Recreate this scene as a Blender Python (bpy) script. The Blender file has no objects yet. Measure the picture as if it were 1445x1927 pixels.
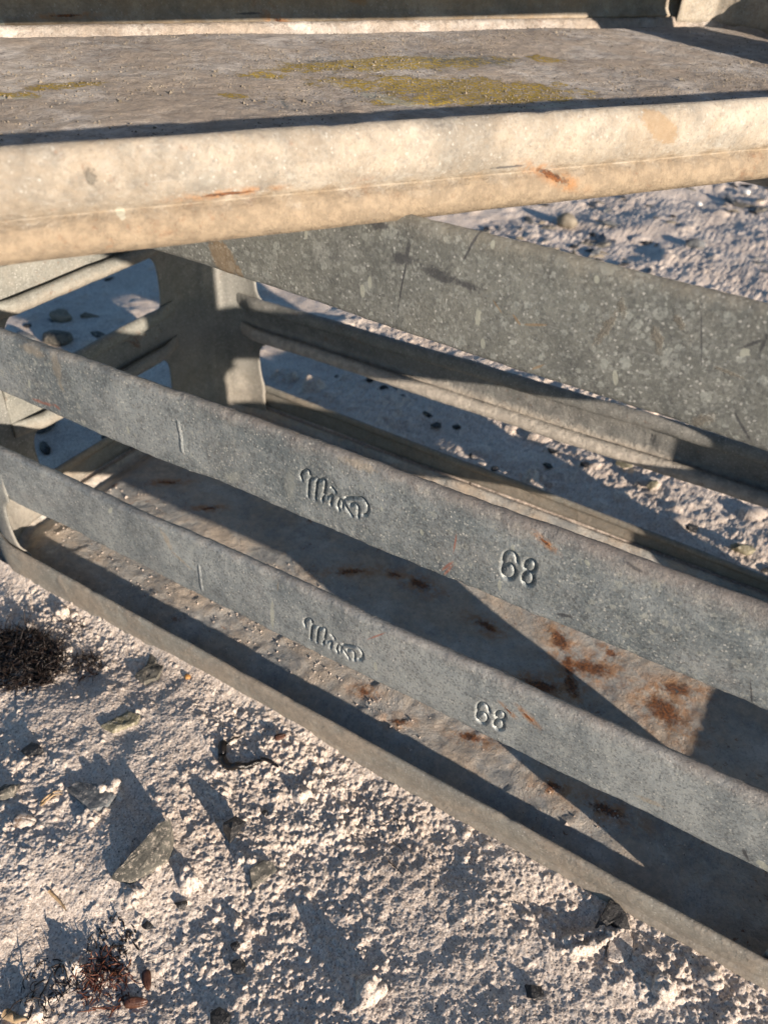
import bpy, bmesh, math, random
import numpy as np
from mathutils import Matrix, Vector
rnd = random.Random(7)
S = bpy.context.scene
COL = S.collection

# ---------------------------------------------------------------- camera, sky, sun, exposure
cam_d = bpy.data.cameras.new('camera'); cam = bpy.data.objects.new('camera', cam_d); COL.objects.link(cam)
RC = ((0.8556275730062423, -0.34568699532957203, 0.3852297464779426),
      (0.5162481710342373, 0.5163721006022858, -0.6832625261372),
      (0.037273076278360524, 0.7834924090121074, 0.6202824862956813))
M = Matrix(RC).to_4x4(); M.translation = Vector((0.6805073457188202, -0.360125351901191, 0.5995962056740173))
cam.matrix_world = M
cam_d.sensor_fit = 'VERTICAL'; cam_d.sensor_height = 24.0; cam_d.lens = 1558.119 / 1927 * 24.0
cam_d.clip_start = 0.01; cam_d.clip_end = 500
cam_d.dof.use_dof = True; cam_d.dof.focus_distance = 0.53; cam_d.dof.aperture_fstop = 7.0
S.camera = cam

SUN = Vector((4.8, -1.62, 0.99)).normalized()
w = bpy.data.worlds.new('World'); S.world = w; w.use_nodes = True
wn = w.node_tree; bgn = wn.nodes['Background']
sky = wn.nodes.new('ShaderNodeTexSky'); sky.sky_type = 'NISHITA'; sky.sun_disc = False
sky.dust_density = 0.2; sky.ozone_density = 3.0
sky.sun_elevation = math.asin(SUN.z)
sky.sun_rotation = math.atan2(SUN.x, SUN.y)
wn.links.new(sky.outputs[0], bgn.inputs[0]); bgn.inputs[1].default_value = 0.078
sl = bpy.data.lights.new('sun', 'SUN'); sl.energy = 5.0; sl.angle = math.radians(0.55); sl.color = (1.0, 0.83, 0.67)
so = bpy.data.objects.new('sun', sl); COL.objects.link(so); so.rotation_euler = SUN.to_track_quat('Z', 'Y').to_euler()
S.view_settings.view_transform = 'Standard'; S.view_settings.look = 'None'
S.view_settings.exposure = 0.86; S.view_settings.gamma = 1.0; S.view_settings.use_curve_mapping = False

# ---------------------------------------------------------------- numpy noise
def _h(ix, iy, iz, seed):
    n = (ix * 374761393 + iy * 668265263 + iz * 2147483647 + seed * 974634777) & 0xFFFFFFFF
    n = ((n ^ (n >> 13)) * 1274126177) & 0xFFFFFFFF
    n = ((n ^ (n >> 16)) * 2246822519) & 0xFFFFFFFF
    return ((n ^ (n >> 15)) & 0xFFFFFF) / float(0xFFFFFF)
def vn2(x, y, seed=0):
    x = np.asarray(x, float); y = np.asarray(y, float)
    fx = np.floor(x); fy = np.floor(y); ix = fx.astype(np.int64); iy = fy.astype(np.int64)
    tx = x - fx; ty = y - fy
    tx = tx * tx * tx * (tx * (tx * 6 - 15) + 10); ty = ty * ty * ty * (ty * (ty * 6 - 15) + 10)
    a = _h(ix, iy, 0, seed); b = _h(ix + 1, iy, 0, seed); c = _h(ix, iy + 1, 0, seed); d = _h(ix + 1, iy + 1, 0, seed)
    return (a + (b - a) * tx) * (1 - ty) + (c + (d - c) * tx) * ty - 0.5
def fbm(x, y, seed=0, oct=4, gain=0.5):
    s = 0; a = 1.0
    for o in range(oct):
        ca, sa = math.cos(o * 0.7 + 0.3), math.sin(o * 0.7 + 0.3)
        s = s + a * vn2((x * ca - y * sa) * 2 ** o, (x * sa + y * ca) * 2 ** o, seed + o * 17); a *= gain
    return s
def sstep(a, b, x):
    t = np.clip((x - a) / (b - a), 0, 1); return t * t * (3 - 2 * t)

# ---------------------------------------------------------------- object helpers
def tag(o, label=None, cat=None, group=None, kind=None):
    if label: o['label'] = label
    if cat: o['category'] = cat
    if group: o['group'] = group
    if kind: o['kind'] = kind
    return o
def mesh_obj(name, verts, faces, mat, parent=None, smooth=True):
    me = bpy.data.meshes.new(name)
    me.from_pydata([tuple(v) for v in verts], [], [tuple(f) for f in faces]); me.update()
    if smooth: me.polygons.foreach_set('use_smooth', [True] * len(me.polygons))
    if mat: me.materials.append(mat)
    o = bpy.data.objects.new(name, me); COL.objects.link(o)
    if parent: o.parent = parent
    return o
def grid_obj(name, P, mat, parent=None, closed=False, solid=0.0):
    """P: array (n, m, 3)"""
    n, m, _ = P.shape
    V = P.reshape(-1, 3)
    i = np.arange(n if closed else n - 1)[:, None]; j = np.arange(m - 1)[None, :]
    i2 = (i + 1) % n
    F = np.stack([i * m + j, i2 * m + j, i2 * m + j + 1, i * m + j + 1], -1).reshape(-1, 4)
    me = bpy.data.meshes.new(name)
    me.vertices.add(len(V)); me.vertices.foreach_set('co', V.astype(np.float32).ravel())
    me.loops.add(len(F) * 4); me.loops.foreach_set('vertex_index', F.astype(np.int32).ravel())
    me.polygons.add(len(F)); me.polygons.foreach_set('loop_start', np.arange(0, len(F) * 4, 4, dtype=np.int32))
    me.polygons.foreach_set('loop_total', np.full(len(F), 4, dtype=np.int32))
    me.polygons.foreach_set('use_smooth', np.ones(len(F), bool))
    me.update(calc_edges=True); me.validate()
    me.materials.append(mat)
    o = bpy.data.objects.new(name, me); COL.objects.link(o)
    if parent: o.parent = parent
    if solid:
        s = o.modifiers.new('thickness', 'SOLIDIFY'); s.thickness = solid; s.offset = 0
    return o
def empty(name, loc=(0, 0, 0), rot=(0, 0, 0)):
    o = bpy.data.objects.new(name, None); COL.objects.link(o); o.location = loc; o.rotation_euler = rot
    o.empty_display_size = 0.05
    return o
def tube(verts, faces, pts, r, k=5, taper=True):
    pts = [Vector(p) for p in pts]; n = len(pts); base = len(verts)
    for i, p in enumerate(pts):
        t = (pts[min(i + 1, n - 1)] - pts[max(i - 1, 0)])
        if t.length < 1e-9: t = Vector((1, 0, 0))
        t.normalize(); a = t.orthogonal().normalized(); b = t.cross(a)
        rr = r * (1 - 0.75 * (i / (n - 1)) ** 2) if taper else r
        for q in range(k):
            an = 2 * math.pi * q / k
            verts.append(p + a * (rr * math.cos(an)) + b * (rr * math.sin(an)))
    for i in range(n - 1):
        for q in range(k):
            faces.append((base + i * k + q, base + i * k + (q + 1) % k, base + (i + 1) * k + (q + 1) % k, base + (i + 1) * k + q))
    faces.append(tuple(base + q for q in range(k))); faces.append(tuple(base + (n - 1) * k + q for q in reversed(range(k))))

# ---------------------------------------------------------------- material helpers
class NT:
    def __init__(s, name):
        s.m = bpy.data.materials.new(name); s.m.use_nodes = True; s.t = s.m.node_tree
        s.b = s.t.nodes['Principled BSDF']; s.tc = s.t.nodes.new('ShaderNodeTexCoord'); s.co = s.tc.outputs['Object']
    def n(s, typ, **kw):
        x = s.t.nodes.new(typ)
        for k, v in kw.items(): setattr(x, k, v)
        return x
    def l(s, a, b): s.t.links.new(a, b)
    def setin(s, node, key, val):
        if isinstance(val, bpy.types.NodeSocket): s.l(val, node.inputs[key])
        else: node.inputs[key].default_value = val
    def noise(s, scale, detail=6, rough=0.6, co=None, dist=0.0, out=0):
        x = s.n('ShaderNodeTexNoise'); x.inputs['Scale'].default_value = scale; x.inputs['Detail'].default_value = detail
        x.inputs['Roughness'].default_value = rough; x.inputs['Distortion'].default_value = dist
        s.l(co or s.co, x.inputs['Vector']); return x.outputs[out]
    def vor(s, scale, co=None, feature='F1', rand=1.0):
        x = s.n('ShaderNodeTexVoronoi', feature=feature); x.inputs['Scale'].default_value = scale
        x.inputs['Randomness'].default_value = rand
        s.l(co or s.co, x.inputs['Vector']); return x
    def mr(s, v, a, b, c=0.0, d=1.0, smooth=True):
        x = s.n('ShaderNodeMapRange'); x.interpolation_type = 'SMOOTHSTEP' if smooth else 'LINEAR'
        s.setin(x, 0, v); s.setin(x, 1, a); s.setin(x, 2, b); s.setin(x, 3, c); s.setin(x, 4, d); return x.outputs[0]
    def math(s, op, a, b=0.0):
        x = s.n('ShaderNodeMath', operation=op); s.setin(x, 0, a); s.setin(x, 1, b); return x.outputs[0]
    def mix(s, f, a, b, blend='MIX'):
        x = s.n('ShaderNodeMix', data_type='RGBA', blend_type=blend)
        s.setin(x, 0, f)
        for k, v in ((6, a), (7, b)):
            if isinstance(v, bpy.types.NodeSocket): s.l(v, x.inputs[k])
            else: x.inputs[k].default_value = (*v, 1)
        return x.outputs[2]
    def map(s, co, loc=(0, 0, 0), rot=(0, 0, 0), scale=(1, 1, 1), typ='POINT'):
        x = s.n('ShaderNodeMapping', vector_type=typ); s.l(co, x.inputs[0])
        x.inputs[1].default_value = loc; x.inputs[2].default_value = rot; x.inputs[3].default_value = scale; return x.outputs[0]
    def warp(s, scale, amt, co=None):
        co = co or s.co
        nz = s.noise(scale, 3, 0.6, co, out=1)
        a = s.n('ShaderNodeVectorMath', operation='SUBTRACT'); s.l(nz, a.inputs[0]); a.inputs[1].default_value = (.5, .5, .5)
        b = s.n('ShaderNodeVectorMath', operation='SCALE'); s.l(a.outputs[0], b.inputs[0]); b.inputs['Scale'].default_value = amt
        c = s.n('ShaderNodeVectorMath', operation='ADD'); s.l(co, c.inputs[0]); s.l(b.outputs[0], c.inputs[1]); return c.outputs[0]
    def blob(s, co, f, plane):
        a, b, c, d, r = f[:5]
        th = math.atan2(d - b, c - a); hl = math.hypot(c - a, d - b) / 2 + r
        if plane == 'xz': mp = s.map(co, ((a + c) / 2, 0, (b + d) / 2), (0, -th, 0), (hl, 1e3, r), 'TEXTURE')
        else: mp = s.map(co, ((a + c) / 2, (b + d) / 2, 0), (0, 0, th), (hl, r, 1e3), 'TEXTURE')
        x = s.n('ShaderNodeVectorMath', operation='LENGTH'); s.l(mp, x.inputs[0]); return x.outputs['Value']
    def bump(s, h, dist, strength=1.0, normal=None):
        x = s.n('ShaderNodeBump'); x.inputs['Distance'].default_value = dist; x.inputs['Strength'].default_value = strength
        s.l(h, x.inputs['Height'])
        if normal: s.l(normal, x.inputs['Normal'])
        return x.outputs[0]

COLS = dict(och=(.30, .20, .10), dark=(.055, .058, .066), pale=(.50, .52, .44), rust=(.13, .042, .014), crust=(.17, .16, .135),
            beige=(.33, .29, .23), red=(.34, .13, .085), lichen=(.33, .25, .055))
COLS['bloom'] = (.42, .44, .40)
HALO = dict(rust=(.42, .20, .07))

def metal(name, c1=(.165, .178, .178), c2=(.25, .265, .258), feats=(), plane='xz', dirt=(.34, .28, .215), dirt_amt=0.2, dirt_thr=0.5,
          spot=0.35, spot_scale=(95, 230), rough=0.56, metallic=0.45, rust_amt=0.0, bump_d=0.0006, offset=0.0, zfront=None, speck=0.5, cthr=(.36, .58), spow=1.6, flaky=False,
          relief=0.0, stretch=None):
    s = NT(name)
    co = s.map(s.co, (offset, offset * .7, offset * 1.3)) if offset else s.co
    big = s.noise(11, 8, .62, co)
    mid = s.noise(60, 6, .65, co)
    col = s.mix(s.mr(s.math('ADD', s.math('MULTIPLY', big, .6), s.math('MULTIPLY', mid, .4)), .40, .60), c1, c2)
    # zinc spangle
    vs = s.vor(230, co)
    sg = s.math('MULTIPLY', vs.outputs['Color'], 0.10)
    col = s.mix(sg, col, tuple(min(1, v * 1.45) for v in c2))
    # weathering spots of two sizes
    wco = s.warp(420, .0035, co)
    for k, sc in enumerate(spot_scale):
        v = s.vor(sc, wco)
        rr = s.n('ShaderNodeSeparateColor'); s.l(v.outputs['Color'], rr.inputs[0])
        thr = s.math('MULTIPLY', s.math('POWER', rr.outputs[0], spow), .46)
        m = s.mr(s.math('SUBTRACT', v.outputs['Distance'], thr), 0.035, -0.03)
        clus = s.mr(s.noise(9 + 6 * k, 3, .5, co), *cthr)
        m = s.math('MULTIPLY', s.math('MULTIPLY', m, clus), spot)
        m = s.math('MULTIPLY', m, s.mr(rr.outputs[1], 0.1, .8))
        col = s.mix(m, col, (.38, .405, .375))
    # cloudy whitish bloom, dark grime
    cl = s.mr(s.noise(26, 9, .7, co), .56, .70)
    col = s.mix(s.math('MULTIPLY', cl, .42), col, (.42, .44, .42))
    gr = s.mr(s.noise(33, 10, .75, s.map(co, (3, 1, 2))), .56, .72)
    col = s.mix(s.math('MULTIPLY', gr, .60), col, (.085, .09, .095))
    # fine speckle
    fs = s.noise(720, 3, .7, co)
    col = s.mix(s.mr(fs, .58, .74, 0, speck), col, (.48, .50, .47))
    col = s.mix(s.mr(fs, .42, .27, 0, speck), col, (.07, .07, .075))
    hf = s.noise(210, 8, .8, co)
    col = s.mix(s.mr(hf, .56, .70, 0, .45), col, (.42, .44, .41))
    col = s.mix(s.mr(hf, .44, .30, 0, .55), col, (.08, .085, .09))
    vm = s.vor(620, co); sm = s.n('ShaderNodeSeparateColor'); s.l(vm.outputs['Color'], sm.inputs[0])
    col = s.mix(s.mr(sm.outputs[0], .6, 1.0, 0, speck * .42), col, (.44, .46, .44)); col = s.mix(s.mr(sm.outputs[1], .6, 1.0, 0, speck * .5), col, (.07, .075, .08))
    if flaky:
        v = s.vor(42, s.warp(60, .02, co)); fm = s.n('ShaderNodeSeparateColor'); s.l(v.outputs['Color'], fm.inputs[0])
        pn = s.noise(75, 9, .8, s.map(co, (1, 4, 2)))
        col = s.mix(s.math('MULTIPLY', s.mr(pn, .52, .60), .55), col, (.50, .49, .48))
        col = s.mix(s.math('MULTIPLY', s.mr(pn, .46, .38), .6), col, (.115, .09, .075))
    fl2 = s.vor(520, s.warp(900, .0015, co)); sf = s.n('ShaderNodeSeparateColor'); s.l(fl2.outputs['Color'], sf.inputs[0])
    fk = s.math('MULTIPLY', s.mr(fl2.outputs['Distance'], .42, .28), s.mr(sf.outputs[0], .88, .93, 0, speck))
    col = s.mix(fk, col, (.56, .57, .54))
    # scratches
    sc1 = s.noise(1.0, 2, .5, s.map(co, (0, 0, 0), (.2, .35, .4), (60, 900, 900)))
    col = s.mix(s.mr(sc1, .66, .76, 0, .3), col, (.40, .41, .40))
    # dirt
    dn = s.noise(17, 10, .72, s.map(co, (7, 3, 5)), dist=.3)
    dm = s.mr(dn, dirt_thr, dirt_thr + .22, 0, dirt_amt)
    if zfront:   # dirt gathered on certain heights: (z0,z1) full dirt below z1
        sp = s.n('ShaderNodeSeparateXYZ'); s.l(s.co, sp.inputs[0])
        for (za, zb, amt, *lo) in zfront:
            zz = s.math('ADD', sp.outputs[2], s.math('MULTIPLY', s.math('SUBTRACT', mid, .5), .022))
            zm = s.mr(zz, za, zb, 0, amt)
            if lo: zm = s.math('MULTIPLY', zm, s.mr(zz, lo[0] - .006, lo[0]))
            dm = s.math('MAXIMUM', dm, zm)
    dcol = s.mix(s.mr(s.noise(140, 6, .7, co), .4, .6), dirt, tuple(v * .72 for v in dirt))
    col = s.mix(dm, col, dcol)
    rgh = s.mr(dm, 0, 1, rough, .9)
    # rust haze
    if rust_amt:
        rn = s.noise(24, 9, .75, s.map(co, (11, 9, 4)), dist=.4)
        rd = s.math('MULTIPLY', s.mr(s.noise(190, 5, .7, s.map(co, (2, 9, 4))), .58, .68), s.mr(s.noise(16, 5, .6, s.map(co, (5, 1, 4))), .46, .62))
        rm = s.math('MAXIMUM', s.mr(rn, .60, .70, 0, rust_amt), s.math('MULTIPLY', rd, rust_amt))
        col = s.mix(rm, col, s.mix(s.mr(s.noise(300, 4, .7, co), .4, .6), (.28, .12, .045), (.10, .035, .014)))
    # marks with a shape of their own
    feat_h = None
    if feats:
        wc = s.warp(110, .010 if plane == 'xy' else .004); wc2 = s.warp(500, .003, wc)
        by = {}
        for f in feats: by.setdefault(f[5], []).append(f)
        nz = s.noise(260, 9, .8)
        for c, fl in by.items():
            d = None
            for f in fl:
                x = s.blob(wc2 if f[4] > .0016 else s.co, f, plane)
                d = x if d is None else s.math('MINIMUM', d, x)
            if c in HALO:
                hm = s.math('MULTIPLY', s.mr(d, 3.6, .6), s.mr(s.noise(90, 8, .75), .40, .60, 0, .8))
                col = s.mix(hm, col, HALO[c])
            big_ = any(f[4] > .005 for f in fl)
            dd = s.math('ADD', d, s.math('MULTIPLY', s.math('SUBTRACT', nz, .5), 2.6 if c in ('rust', 'bloom', 'beige', 'crust', 'dark') else ((1.6 if big_ else .3) if c == 'pale' else 1.5)))
            if c == 'lichen':
                m = s.mr(s.math('ADD', d, s.math('MULTIPLY', s.math('SUBTRACT', s.noise(60, 9, .75), .5), 3.2)), 1.25, .85, 0, .95)
                m = s.math('MULTIPLY', m, s.mr(s.noise(260, 7, .8), .44, .52))
                cc = s.mix(s.mr(s.noise(500, 4, .7), .4, .6), (.62, .43, .045), (.36, .28, .05))
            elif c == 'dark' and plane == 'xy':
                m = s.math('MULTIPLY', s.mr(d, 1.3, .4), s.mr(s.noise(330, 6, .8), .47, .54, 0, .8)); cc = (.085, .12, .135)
            else:
                m = s.mr(dd, 1.12, .85 if c in ('pale', 'och') else .45, 0, {'dark': .78, 'bloom': .45, 'beige': .6, 'red': .65, 'och': .55, 'pale': .6, 'crust': .8}.get(c, .9))
                cc = COLS[c]
                if c == 'rust': cc = s.mix(s.mr(s.noise(340, 6, .75), .42, .58), (.27, .095, .025), (.055, .02, .011))
            col = s.mix(m, col, cc)
            rgh = s.mix(m, rgh, (.88, .88, .88)) if c in ('rust', 'crust', 'beige', 'och', 'lichen') else rgh
            if c in ('crust', 'rust', 'lichen'):
                mm = s.math('MULTIPLY', m, .8 + 0.0)
                feat_h = mm if feat_h is None else s.math('MAXIMUM', feat_h, mm)
    s.l(col, s.b.inputs['Base Color']); s.setin(s.b, 'Roughness', rgh)
    s.setin(s.b, 'Metallic', s.mr(dm, 0, .6, metallic, 0.0))
    n1 = s.bump(s.noise(48, 4, .5, co), bump_d * 1.6)
    n2 = s.bump(s.noise(620, 5, .7, co), bump_d * .42, 1.0, n1)
    n3 = s.bump(s.math('MULTIPLY', s.noise(190, 8, .75, co), dm), bump_d * 2.2 + relief, 1.0, n2)
    if feat_h is not None: n3 = s.bump(s.math('MULTIPLY', feat_h, s.noise(700, 4, .7)), .0011, 1.0, n3)
    s.l(n3, s.b.inputs['Normal'])
    return s.m

def simple(name, c1, c2, scale=80, rough=.8, bump=.0010, bscale=300, spec=None, c3=None):
    s = NT(name)
    col = s.mix(s.mr(s.noise(scale, 7, .68), .38, .62), c1, c2)
    if c3: col = s.mix(s.mr(s.noise(scale * 4, 5, .75), .53, .62, 0, .85), col, c3)
    s.l(col, s.b.inputs['Base Color']); s.b.inputs['Roughness'].default_value = rough
    s.l(s.bump(s.noise(bscale, 6, .7), bump), s.b.inputs['Normal'])
    return s.m

NUM = [[(0.56861, 0.27341), (0.5675, 0.27707), (0.56521, 0.27908), (0.56213, 0.27863), (0.56025, 0.27562), (0.55976, 0.27079), (0.5599, 0.26551), (0.56018, 0.26131), (0.56175, 0.25847), (0.56455, 0.25735), (0.56718, 0.25944), (0.56842, 0.26298), (0.56806, 0.26639), (0.56637, 0.26911), (0.56397, 0.26969), (0.56195, 0.26761), (0.56091, 0.26457)], [(0.58011, 0.27582), (0.58014, 0.27397), (0.57968, 0.27213), (0.57878, 0.27061), (0.57758, 0.26962), (0.57627, 0.26933), (0.57505, 0.26979), (0.5741, 0.27092), (0.57358, 0.27255), (0.57356, 0.27442), (0.57405, 0.27625), (0.57496, 0.27776), (0.57615, 0.27872), (0.57744, 0.27899), (0.57865, 0.27854), (0.57959, 0.27743), (0.58011, 0.27582)], [(0.58039, 0.26589), (0.58045, 0.26379), (0.57998, 0.26173), (0.57906, 0.26004), (0.57783, 0.25896), (0.57646, 0.25867), (0.57518, 0.25923), (0.57418, 0.26054), (0.57362, 0.2624), (0.57358, 0.26451), (0.57406, 0.26656), (0.57499, 0.26824), (0.57622, 0.26928), (0.57757, 0.26955), (0.57883, 0.269), (0.57982, 0.26771), (0.58039, 0.26589)]]
WORD = [[(0.41149, 0.26946), (0.41057, 0.2727), (0.4125, 0.27733), (0.41635, 0.27914), (0.41804, 0.27626), (0.4173, 0.26718), (0.4163, 0.2578)], [(0.4182, 0.27274), (0.42178, 0.27497), (0.42404, 0.27462), (0.42314, 0.26702), (0.4222, 0.25767)], [(0.42427, 0.27369), (0.42831, 0.27689), (0.43054, 0.27628), (0.43022, 0.26999), (0.42808, 0.25915)], [(0.43016, 0.26425), (0.43216, 0.26353), (0.43618, 0.26681), (0.43489, 0.25892)], [(0.43571, 0.27332), (0.43866, 0.27097)], [(0.44162, 0.26655), (0.44064, 0.26037), (0.44165, 0.25764)], [(0.44359, 0.26636), (0.44436, 0.26095)], [(0.44507, 0.26596), (0.44856, 0.26069), (0.45204, 0.25696)], [(0.45046, 0.2657), (0.45431, 0.26789), (0.45725, 0.26555), (0.45692, 0.25808)], [(0.44652, 0.26917), (0.45375, 0.27278), (0.45898, 0.27451), (0.46284, 0.27262), (0.46461, 0.26878), (0.46332, 0.26356), (0.46072, 0.26162)]]
F3 = [(0.3573, 0.4124, 0.3607, 0.4068, 0.0087, 'och'), (0.3686, 0.4054, 0.3703, 0.4026, 0.003, 'och'), (0.4743, 0.4367, 0.4867, 0.4396, 0.0034, 'dark'), (0.4916, 0.4366, 0.5101, 0.4342, 0.0037, 'dark'), (0.5101, 0.4342, 0.525, 0.433, 0.0025, 'dark'), (0.4845, 0.4501, 0.4782, 0.4053, 0.0007, 'dark'), (0.4831, 0.4484, 0.4823, 0.4358, 0.0014, 'dark'), (0.5875, 0.4233, 0.5943, 0.44, 0.0021, 'crust'), (0.5945, 0.4447, 0.5967, 0.4406, 0.0021, 'crust'), (0.6129, 0.4368, 0.6163, 0.4291, 0.0023, 'crust'), (0.62, 0.4449, 0.6232, 0.4415, 0.0018, 'crust'), (0.5255, 0.4213, 0.5264, 0.4157, 0.0017, 'pale'), (0.5299, 0.407, 0.5303, 0.4035, 0.0013, 'pale'), (0.4563, 0.4169, 0.4564, 0.4124, 0.0015, 'pale'), (0.4608, 0.4231, 0.461, 0.4184, 0.0012, 'pale'), (0.4202, 0.4393, 0.4201, 0.4364, 0.0011, 'pale'), (0.5285, 0.4572, 0.5287, 0.4557, 0.0013, 'pale'), (0.5996, 0.411, 0.601, 0.4057, 0.0013, 'pale'), (0.6521, 0.4372, 0.6523, 0.4365, 0.002, 'pale'), (0.5814, 0.4532, 0.5817, 0.452, 0.0013, 'pale'), (0.5326, 0.4299, 0.5382, 0.4247, 0.0005, 'och'), (0.5448, 0.4251, 0.5484, 0.4219, 0.0007, 'och'), (0.5509, 0.422, 0.5614, 0.4249, 0.0007, 'och'), (0.5587, 0.3996, 0.5633, 0.4031, 0.0007, 'och'), (0.6291, 0.4519, 0.6364, 0.4259, 0.0005, 'dark'), (0.6486, 0.4374, 0.6584, 0.4453, 0.001, 'dark'), (0.6544, 0.41, 0.6677, 0.3948, 0.0008, 'dark'), (0.6412, 0.4274, 0.6557, 0.4253, 0.001, 'crust'), (0.6584, 0.449, 0.6576, 0.4376, 0.001, 'dark'), (0.5213, 0.4633, 0.5136, 0.4433, 0.0008, 'dark'), (0.4625, 0.452, 0.4689, 0.4515, 0.0029, 'dark'), (0.64, 0.3963, 0.6461, 0.4014, 0.0032, 'crust')]
F2 = [(0.1471, 0.2896, 0.171, 0.29, 0.005, 'beige'), (0.183, 0.2914, 0.1834, 0.2732, 0.0062, 'beige'), (0.1826, 0.2706, 0.1855, 0.2645, 0.0031, 'beige'), (0.143, 0.2405, 0.1655, 0.2432, 0.0024, 'red'), (0.1689, 0.2444, 0.1735, 0.2435, 0.0023, 'red'), (0.4033, 0.269, 0.4003, 0.2496, 0.0058, 'bloom'), (0.5281, 0.2779, 0.5273, 0.2602, 0.0008, 'red'), (0.5279, 0.2539, 0.5197, 0.2406, 0.0013, 'red'), (0.5276, 0.2501, 0.5225, 0.2393, 0.0013, 'red'), (0.5802, 0.2961, 0.5855, 0.2938, 0.0012, 'rust'), (0.56, 0.2532, 0.5607, 0.2473, 0.0013, 'pale'), (0.5644, 0.2837, 0.5649, 0.2806, 0.0013, 'pale'), (0.5684, 0.2798, 0.5688, 0.2792, 0.0008, 'pale'), (0.5988, 0.2462, 0.6083, 0.2493, 0.0016, 'dark'), (0.6058, 0.2502, 0.6077, 0.2476, 0.001, 'dark'), (0.7084, 0.2588, 0.7146, 0.2405, 0.0006, 'dark'), (0.3457, 0.2431, 0.3536, 0.2487, 0.0055, 'bloom'), (0.4338, 0.3051, 0.4367, 0.3054, 0.0024, 'beige'), (0.4017, 0.3025, 0.4047, 0.3019, 0.0021, 'beige'), (0.1444, 0.2597, 0.1427, 0.2528, 0.0012, 'pale'), (0.2514, 0.2541, 0.2515, 0.2494, 0.0013, 'pale'), (0.608, 0.2928, 0.6092, 0.2918, 0.0014, 'pale'), (0.6291, 0.3021, 0.64, 0.2998, 0.0015, 'dark'), (0.504, 0.2676, 0.5045, 0.2656, 0.0013, 'pale'), (0.4745, 0.2737, 0.4749, 0.2722, 0.001, 'pale'), (0.4439, 0.298, 0.4676, 0.2993, 0.0034, 'beige'), (0.1367, 0.3112, 0.1563, 0.2991, 0.0037, 'beige')]
F1 = [(0.3801, 0.1387, 0.3793, 0.1084, 0.0017, 'pale'), (0.2675, 0.1598, 0.2759, 0.1407, 0.0032, 'beige'), (0.2759, 0.1407, 0.2976, 0.1308, 0.0018, 'beige'), (0.4681, 0.1483, 0.4833, 0.1644, 0.001, 'red'), (0.4757, 0.1268, 0.4764, 0.1201, 0.0016, 'pale'), (0.3854, 0.1615, 0.385, 0.1528, 0.0008, 'beige'), (0.593, 0.1488, 0.5995, 0.1448, 0.0015, 'rust'), (0.5797, 0.1453, 0.5841, 0.1426, 0.0011, 'rust'), (0.7586, 0.1145, 0.7654, 0.1084, 0.0035, 'pale'), (0.21, 0.1567, 0.2077, 0.1522, 0.0019, 'pale'), (0.7454, 0.1208, 0.7516, 0.1109, 0.0015, 'dark'), (0.6789, 0.1203, 0.6926, 0.1226, 0.0031, 'beige')]
FF = [(0.0581, 0.1951, 0.0763, 0.2074, 0.0035, 'rust'), (0.1336, 0.184, 0.1462, 0.1924, 0.0034, 'rust'), (0.3984, 0.2126, 0.4117, 0.2117, 0.0068, 'rust'), (0.3711, 0.2093, 0.3802, 0.2104, 0.0038, 'rust'), (0.4832, 0.1974, 0.4953, 0.1966, 0.0058, 'rust'), (0.5546, 0.2242, 0.5643, 0.2138, 0.0081, 'rust'), (0.5741, 0.1998, 0.582, 0.1877, 0.0065, 'rust'), (0.5834, 0.1786, 0.5934, 0.1663, 0.0063, 'rust'), (0.6657, 0.2167, 0.6808, 0.225, 0.0072, 'rust'), (0.6725, 0.2189, 0.6737, 0.2182, 0.0036, 'rust'), (0.6648, 0.1942, 0.6765, 0.1875, 0.0127, 'rust'), (0.5523, 0.1508, 0.5756, 0.1585, 0.0076, 'rust'), (0.4289, 0.06, 0.434, 0.0611, 0.0047, 'rust'), (0.4708, 0.0463, 0.4779, 0.0508, 0.0039, 'rust'), (0.5286, 0.0667, 0.5447, 0.0704, 0.0039, 'rust'), (0.611, 0.0589, 0.6191, 0.0623, 0.0045, 'rust'), (0.6506, 0.0639, 0.6703, 0.0651, 0.0057, 'rust'), (0.6041, 0.2314, 0.61, 0.2296, 0.0043, 'rust'), (0.3256, 0.1813, 0.343, 0.1958, 0.0046, 'rust'), (0.586, 0.1996, 0.6055, 0.2044, 0.01, 'rust'), (0.6821, 0.2781, 0.6883, 0.274, 0.0046, 'rust'), (0.6727, 0.2183, 0.6737, 0.2182, 0.0021, 'dark')]
FU = [(0.3421, 0.1962, 0.4574, 0.17, 0.0248, 'lichen'), (0.3257, 0.2523, 0.4612, 0.2513, 0.0194, 'lichen'), (0.3456, 0.1543, 0.4604, 0.1475, 0.014, 'lichen'), (0.27, 0.2323, 0.281, 0.2307, 0.0084, 'lichen'), (0.1236, 0.2251, 0.156, 0.229, 0.007, 'lichen'), (0.1039, 0.2135, 0.121, 0.2069, 0.007, 'lichen'), (0.2365, 0.1867, 0.2423, 0.1831, 0.0062, 'lichen'), (0.5232, 0.2525, 0.5256, 0.2485, 0.01, 'lichen'), (0.421, 0.2653, 0.4843, 0.2483, 0.0185, 'dark'), (0.3254, 0.2722, 0.3459, 0.28, 0.0062, 'dark'), (0.1028, 0.2041, 0.1251, 0.2038, 0.0029, 'pale'), (0.2679, 0.1747, 0.264, 0.1505, 0.0023, 'dark'), (0.3299, 0.1703, 0.3426, 0.1483, 0.0083, 'pale'), (0.3943, 0.1194, 0.4633, 0.1261, 0.0046, 'pale')]
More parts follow.
